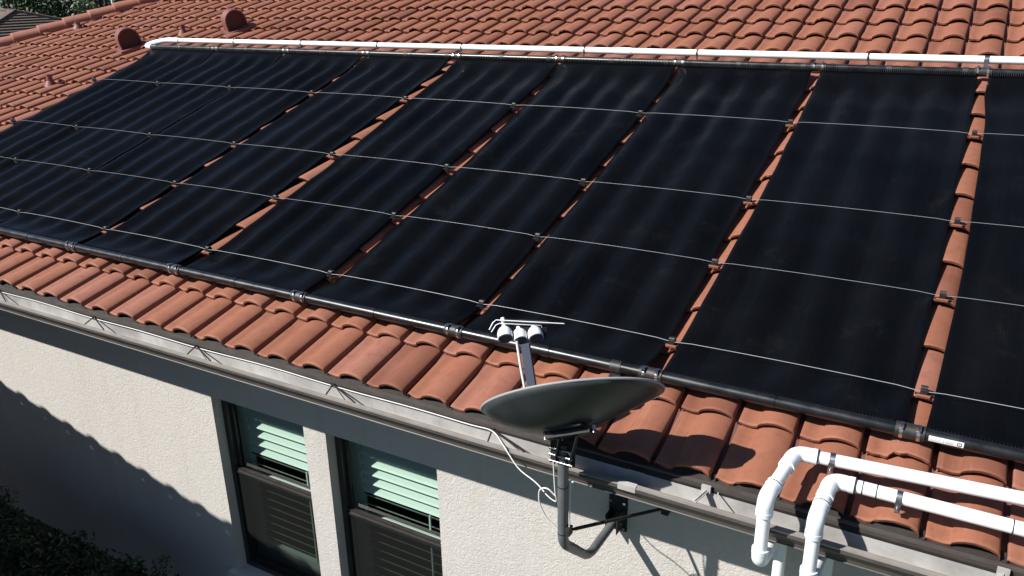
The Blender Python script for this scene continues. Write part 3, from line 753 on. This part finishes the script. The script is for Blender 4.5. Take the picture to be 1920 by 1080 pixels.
m = M(); m.box((foot.x - .055, YW - .012, foot.z - .09), (foot.x + .055, YW - .002, foot.z + .13)); m.box((foot.x - .036, YW - .11, foot.z - .05), (foot.x - .031, YW - .012, foot.z + .06)); m.box((foot.x + .031, YW - .11, foot.z - .05), (foot.x + .036, YW - .012, foot.z + .06)); fp = build(m, 'wall_plate', MDARK, root)
m = M()
for dx, dz in ((-.04, .10), (.04, .10), (-.04, -.07), (.04, -.07)): m.tube([(foot.x + dx, YW - .011, foot.z + dz), (foot.x + dx, YW - .022, foot.z + dz)], .009, 6)
m.tube([(foot.x - .045, YW - .07, foot.z), (foot.x + .045, YW - .07, foot.z)], .006, 8); build(m, 'plate_bolts', MSTE, fp)
a0 = V((MX + .035, MY, -.575)); a1 = V((-1.10, -.07, -.745))
m = M(); m.tube([a0, a0 + (a1 - a0) * .06, a1 - (a1 - a0) * .05, a1], [.004, .0095, .0095, .004], 10); m.box((a1.x - .02, YW - .05, a1.z - .03), (a1.x + .02, YW - .002, a1.z + .03)); m.box((MX + .02, MY - .02, -.60), (MX + .045, MY + .02, -.555)); build(m, 'brace', MDARK, root)
m = M(); m.tube([a0 + V((0, 0, .01)), V((MX + .034, MY + .012, -.30))], .0042, 8); m.tube([V((MX + .034, MY + .012, -.30)), V((MX + .05, MY + .012, -.30))], .006, 8); build(m, 'ground_wire', MCOAX, root)
m = M(); m.tube([V((MX - .03, MY, -.60)), V((MX + .035, MY, -.60))], .005, 8); build(m, 'cross_bolt', MCLA, root)
# feed arm and horns
def ray3(u, v, t):
    d = r_ * ((u - 960) / 1524.985) - u_ * ((v - 540) / 1524.985) - b_; return CAM + d * t
LN = [V((-1.796, -.581, .343)), V((-1.730, -.547, .332)), V((-1.667, -.508, .340))]
fa0 = V((-1.634, -.596, .063)); fa1 = V((-1.694, -.562, .308))
m = M(); m.bar(fa0, fa1, .042, .03, V((.3, -1, .2))); fa = build(m, 'feed_arm', MARM, root)
m = M(); m.tube([fa0 + V((-.030, -.02, 0)), fa0.lerp(fa1, .55) + V((-.034, -.02, 0)), fa1 + V((-.036, -.02, .015))], .007, 8); build(m, 'feed_cable', MWHT, fa)
m = M(); m.bar(LN[0] + V((.02, .08, .0)), LN[2] + V((.02, .08, -.005)), .05, .05); build(m, 'switch_box', MDARK, root)
q0 = V((-1.855, -.565, .404)); q1 = V((-1.562, -.404, .381)); sh = (q1 - q0)
m = M(); m.bar(q0 + V((.02, .03, -.012)), q0 + sh * .72 + V((0, .03, -.012)), .05, .003, V((0, 0, 1))); shd = build(m, 'rain_shield', MDARK, root)
m = M(); m.tube([q0 + V((-.022, -.03, -.045)), q0 + V((-.012, -.01, -.012)), q0, q1], .0028, 6); m.tube([q0 + V((-.010, -.03, -.055)), q0 + V((.004, -.01, -.022)), q0 + V((.02, 0, -.014)), q0 + sh * .66 + V((0, 0, -.016)), q0 + sh * .68 + V((0, 0, -.034))], .0024, 6); build(m, 'shield_lit_edge', MWHT, shd)  # white wires put in for the light along the shield's edge
aim = [Cd + mdir * -.02, Cd, Cd + mdir * .06]
for i, c in enumerate(LN):
    t = (aim[i] - V((0, .45, .25)) * 0 - c).normalized(); t = ((t * .5) + V((.36, -.80, -.40)) + V((-.12 + .10 * i, 0, 0))).normalized()
    R_ = .038 if i != 1 else .034
    m = M(); m.tube([c - t * .042, c - t * .036, c - t * .022, c - t * .005, c + t * .018, c + t * .022], [.014, .026, .034, R_, R_, R_ * .96], 20, caps=True); ln = build(m, 'feedhorn', MWHT, root)
    m = M(); m.tube([c + t * .0222, c + t * .026], [R_ * .92, R_ * .86], 20); build(m, 'horn_face', MLENS, ln)
    m = M(); m.tube([c - t * .03 + V((0, 0, .01)), c - t * (.062 if i == 0 else .046) + V((-.012, .01, .03 if i == 0 else .012))], .011, 10); build(m, 'horn_neck', MWHT, ln)

# coax along the gutter -----------------------------------------------------------------------
pts = []
x = WLX
while x < -2.0:
    pts.append(V((x, -.4765 - .003 * math.sin(x * 2.3), -.288 + .004 * math.cos(x * 5.2)))); x += .12
pts += [V((-1.96, -.482, -.281)), V((-1.90, -.52, -.272)), V((-1.80, -.60, -.285)), V((-1.70, -.64, -.36)), V((-1.58, -.665, -.385)), V((-1.50, -.70, -.42)), V((MX - .03, MY, -.44)), V((MX - .038, MY - .01, -.38)), V((MX - .05, MY, -.27)), V((MX - .055, MY + .0, -.14)), V((MX - .045, MY + .03, -.06))]
m = M(); m.tube(smooth_path(pts, .05, 3), .0034, 8); tag(build(m, 'coax_cable', MCOAX), 'white coaxial cable lying along the gutter and rising to the dish mast', 'cable')
pts = [V((MX - .035, MY - .005, -.40)), V((MX - .08, MY - .01, -.36)), V((MX - .125, MY - .01, -.38)), V((MX - .13, MY - .01, -.46)), V((MX - .09, MY - .01, -.54)), V((MX - .03, MY - .005, -.585))]
m = M(); m.tube(smooth_path(pts, .05, 5), .0042, 8); tag(build(m, 'cable_loop', MCOAX), 'spare loop of white cable hanging beside the dish mast', 'cable')

# neighbour's tiled house just outside the left edge: its eave throws the scalloped shadow ----------
nh = empty('neighbour_house', (-9, -6, ZG), 'second tile-roofed stucco house standing close outside the left edge', 'house')
E0 = V((-12.0, -1.137, .30)); ed = V((2.5, -.47, 0)).normalized(); bk = V((ed.y, -ed.x, 0)); 
if bk.y > 0: bk = -bk
ELEN = 7.4; fs_ = (bk * math.cos(.32) + V((0, 0, math.sin(.32)))); fn = fs_.cross(ed).normalized()
if fn.z < 0: fn = -fn
t2 = M(); tones = []
sgn = 1
for n in range(3):
    for j in range(int(ELEN / W)):
        vs, fs, sm = tile_geo(.003, rnd)
        out = [E0 + ed * (j * W - v[0]) + fs_ * (n * EXP + v[1]) + fn * (v[2] + .0) for v in vs]
        t2.add(out, fs, True); tones += [rnd.random()] * len(out)
t2.tone = tones; nr_ = M()
q = [E0 + fs_ * .02 - fn * .10, E0 + ed * ELEN + fs_ * .02 - fn * .10, E0 + ed * ELEN + fs_ * 3.2 - fn * .10, E0 + fs_ * 3.2 - fn * .10]
nr_.quad(*q); nr_.quad(q[3], q[2], q[2] + bk * 3 - V((0, 0, 1)), q[3] + bk * 3 - V((0, 0, 1))); nr_.quad(q[0], q[1], q[1] - V((0, 0, .16)), q[0] - V((0, 0, .16)))
nr_.quad(E0 + fs_ * .012 - fn * .10, E0 + ed * ELEN + fs_ * .012 - fn * .10, E0 + ed * ELEN + fs_ * .012 - fn * .022, E0 + fs_ * .012 - fn * .022)
rf = build(nr_, 'roof', MDECK, nh); tag(build(t2, 'roof_tile', MT, rf), kind='stuff')
nw = M(); a = E0 + bk * .45; b = a + ed * ELEN; c = b + bk * 5; d = a + bk * 5
for p0, p1 in ((a, b), (b, c), (c, d), (d, a)): nw.quad(V((p0.x, p0.y, ZG)), V((p1.x, p1.y, ZG)), V((p1.x, p1.y, .22)), V((p0.x, p0.y, .22)))
build(nw, 'wall', MSTU, nh)

# shrub in the shade, lower left ---------------------------------------------------------------------
def leaves(m, tones, centers, n, size, rr, aspect=2.4, droop=0):
    for _ in range(n):
        c, rad = centers[int(rr.random() * len(centers))]
        d = V((rr.gauss(0, 1), rr.gauss(0, 1), rr.gauss(0, 1))); d.normalize(); p = c + V((d.x * rad[0], d.y * rad[1], d.z * rad[2])) * rr.uniform(.45, 1.05)
        a = V((rr.gauss(0, 1), rr.gauss(0, 1), rr.gauss(.3 - droop, .8))).normalized() * size * rr.uniform(.6, 1.3)
        b = a.cross(V((rr.gauss(0, 1), rr.gauss(0, 1), rr.gauss(0, 1)))).normalized() * a.length / aspect
        m.add([p - a * .5, p + b * .5, p + a * .5, p - b * .5], [(0, 1, 2, 3)]); tones += [rr.random()] * 4
rr = random.Random(21)
def shrub(x, y, h, wd, label, n):
    root = empty('shrub', (x, y, ZG), label, 'shrub', 'shrubs at the foot of the wall')
    cs = []; st = M()
    for i in range(34):
        a = rr.uniform(0, 6.28); t = rr.uniform(.2, 1) ** .6; tip = V((x + math.cos(a) * wd * t, y + math.sin(a) * wd * .45 * t, ZG + h * rr.uniform(.62, 1.0) * (1.06 - .28 * t)))
        b0 = V((x + rr.uniform(-.1, .1), y + rr.uniform(-.1, .1), ZG)); mid = b0.lerp(tip, .55) + V((0, 0, .1)); st.tube([b0, mid, tip], [.012, .008, .003], 5, caps=False)
        for f in (.55, .7, .85, .97): cs.append((mid.lerp(tip, (f - .5) * 2), (.09, .08, .12)))
    m = M(); tn = []; leaves(m, tn, cs, n, .055, rr, 2.6); m.tone = tn
    build(st, 'stem', MBARK, root); tag(build(m, 'foliage', MLF1, root), kind='stuff')
shrub(-6.35, -.80, 1.08, .75, 'dark leafy shrub against the shaded wall in the lower left corner', 5200)
shrub(-5.25, -.70, 1.00, .62, 'lower dark shrub with a spiky twig, right of the corner shrub', 3800)
shrub(-7.5, -.80, 1.3, .7, 'dark shrub farther along the wall outside the left edge', 1500)

# far background, upper left -----------------------------------------------------------------------
fh = empty('far_house', (-34, 9.5, ZG), 'distant house with grey brown hipped roof at the upper left corner', 'house')
m = M(); cx, cy = -31.0, 14.28
pk = V((cx, cy, 1.37)); ez = .12; r0 = [V((cx - 9, cy - 4.5, ez)), V((cx + 3.4, cy - 4.5, ez)), V((cx + 3.4, cy + 3.9, ez)), V((cx - 9, cy + 3.9, ez))]
pk2 = pk + V((-5, 0, 0))
m.add([*r0, pk, pk2], [(0, 1, 4, 5), (1, 2, 4), (2, 3, 5, 4), (3, 0, 5)]); rfo = build(m, 'roof', MSHIN, fh)
m = M()
for i in range(1, 15):
    t = i / 15; a = r0[1].lerp(pk, t); b = r0[2].lerp(pk, t); m.bar(a + V((.02, 0, .012)), b + V((.02, 0, .012)), .06, .025)
tag(build(m, 'shingle_courses', MSHIN, rfo), kind='stuff')
m = M(); m.box((cx - 8.6, cy - 4.1, ZG), (cx + 3.0, cy + 3.5, ez - .02)); build(m, 'wall', MSTU, fh)
m = M(); m.bar(pk2 + V((0, 0, .02)), pk + V((0, 0, .02)), .25, .06); m.bar(pk + V((0, 0, .02)), r0[2] + V((0, 0, .03)), .22, .05); m.bar(pk + V((0, 0, .02)), r0[1] + V((0, 0, .03)), .22, .05); build(m, 'ridge_cap', MSHIN, fh)
def tree(x, y, h, r, mt_, label, n=2400, size=.22, trunk=True, seed=0):
    rt = random.Random(seed + 50); root = empty('tree', (x, y, ZG), label, 'tree', 'trees behind the roof at upper left')
    t = M(); t.tube([(x, y, ZG), (x + .1, y, ZG + h * .35), (x, y + .1, ZG + h * .7)], [.22, .16, .07], 9)
    cs = []
    for i in range(26):
        a = rt.uniform(0, 6.28); rr_ = r * rt.uniform(.15, .85); z = ZG + h * rt.uniform(.28, .95); q = V((x + math.cos(a) * rr_, y + math.sin(a) * rr_, z))
        t.tube([(x, y, ZG + h * rt.uniform(.25, .5)), V((x, y, z)).lerp(q, .6) - V((0, 0, .3)), q], [.07, .04, .015], 5, caps=False)
        s_ = r * rt.uniform(.2, .42); cs.append((q, (s_, s_, s_ * .75)))
    m = M(); tn = []; leaves(m, tn, cs, n, size, rt, 2.0); m.tone = tn
    build(t, 'trunk', MBARK, root); tag(build(m, 'crown', mt_, root), kind='stuff')
tree(-44, 16.0, 8.5, 4.0, MLF1, 'dark dense tree rising behind the grey roof peak', 5200, .26, seed=1)
tree(-40, 19.5, 7.0, 3.0, MLF2, 'lighter green bushy tree right of the grey roof peak', 4600, .22, seed=2)
tree(-38, 22.5, 7.6, 3.0, MLF1, 'dark tree just left of the pale lamp pole', 4600, .22, seed=3)
tree(-40, 27.5, 8.0, 3.6, MLF1, 'dark tree nearest the hip caps, behind the pole', 4600, .24, seed=4)
tree(-48, 10.5, 8.5, 4.0, MLF1, 'dark tree at the far left corner above the grey roof', 4000, .26, seed=5)
tree(-52, 32, 9.0, 5.0, MLF1, 'tall dark tree mostly hidden behind the house ridge', 4000, .3, seed=6)
tree(-31.5, 17.8, 4.9, 1.3, MLF3, 'pale feathery shrub-like tree beside the grey roof', 1600, .22, seed=7)
m = M(); m.tube([(-34.2, 20.6, ZG), (-34.2, 20.6, 3.2)], .05, 8); m.tube([(-34.2, 20.6, 3.2), (-34.2, 20.6, 3.4)], .12, 8); tag(build(m, 'lamp_pole', MWHT), 'thin pale pole standing among the trees at upper left', 'pole')
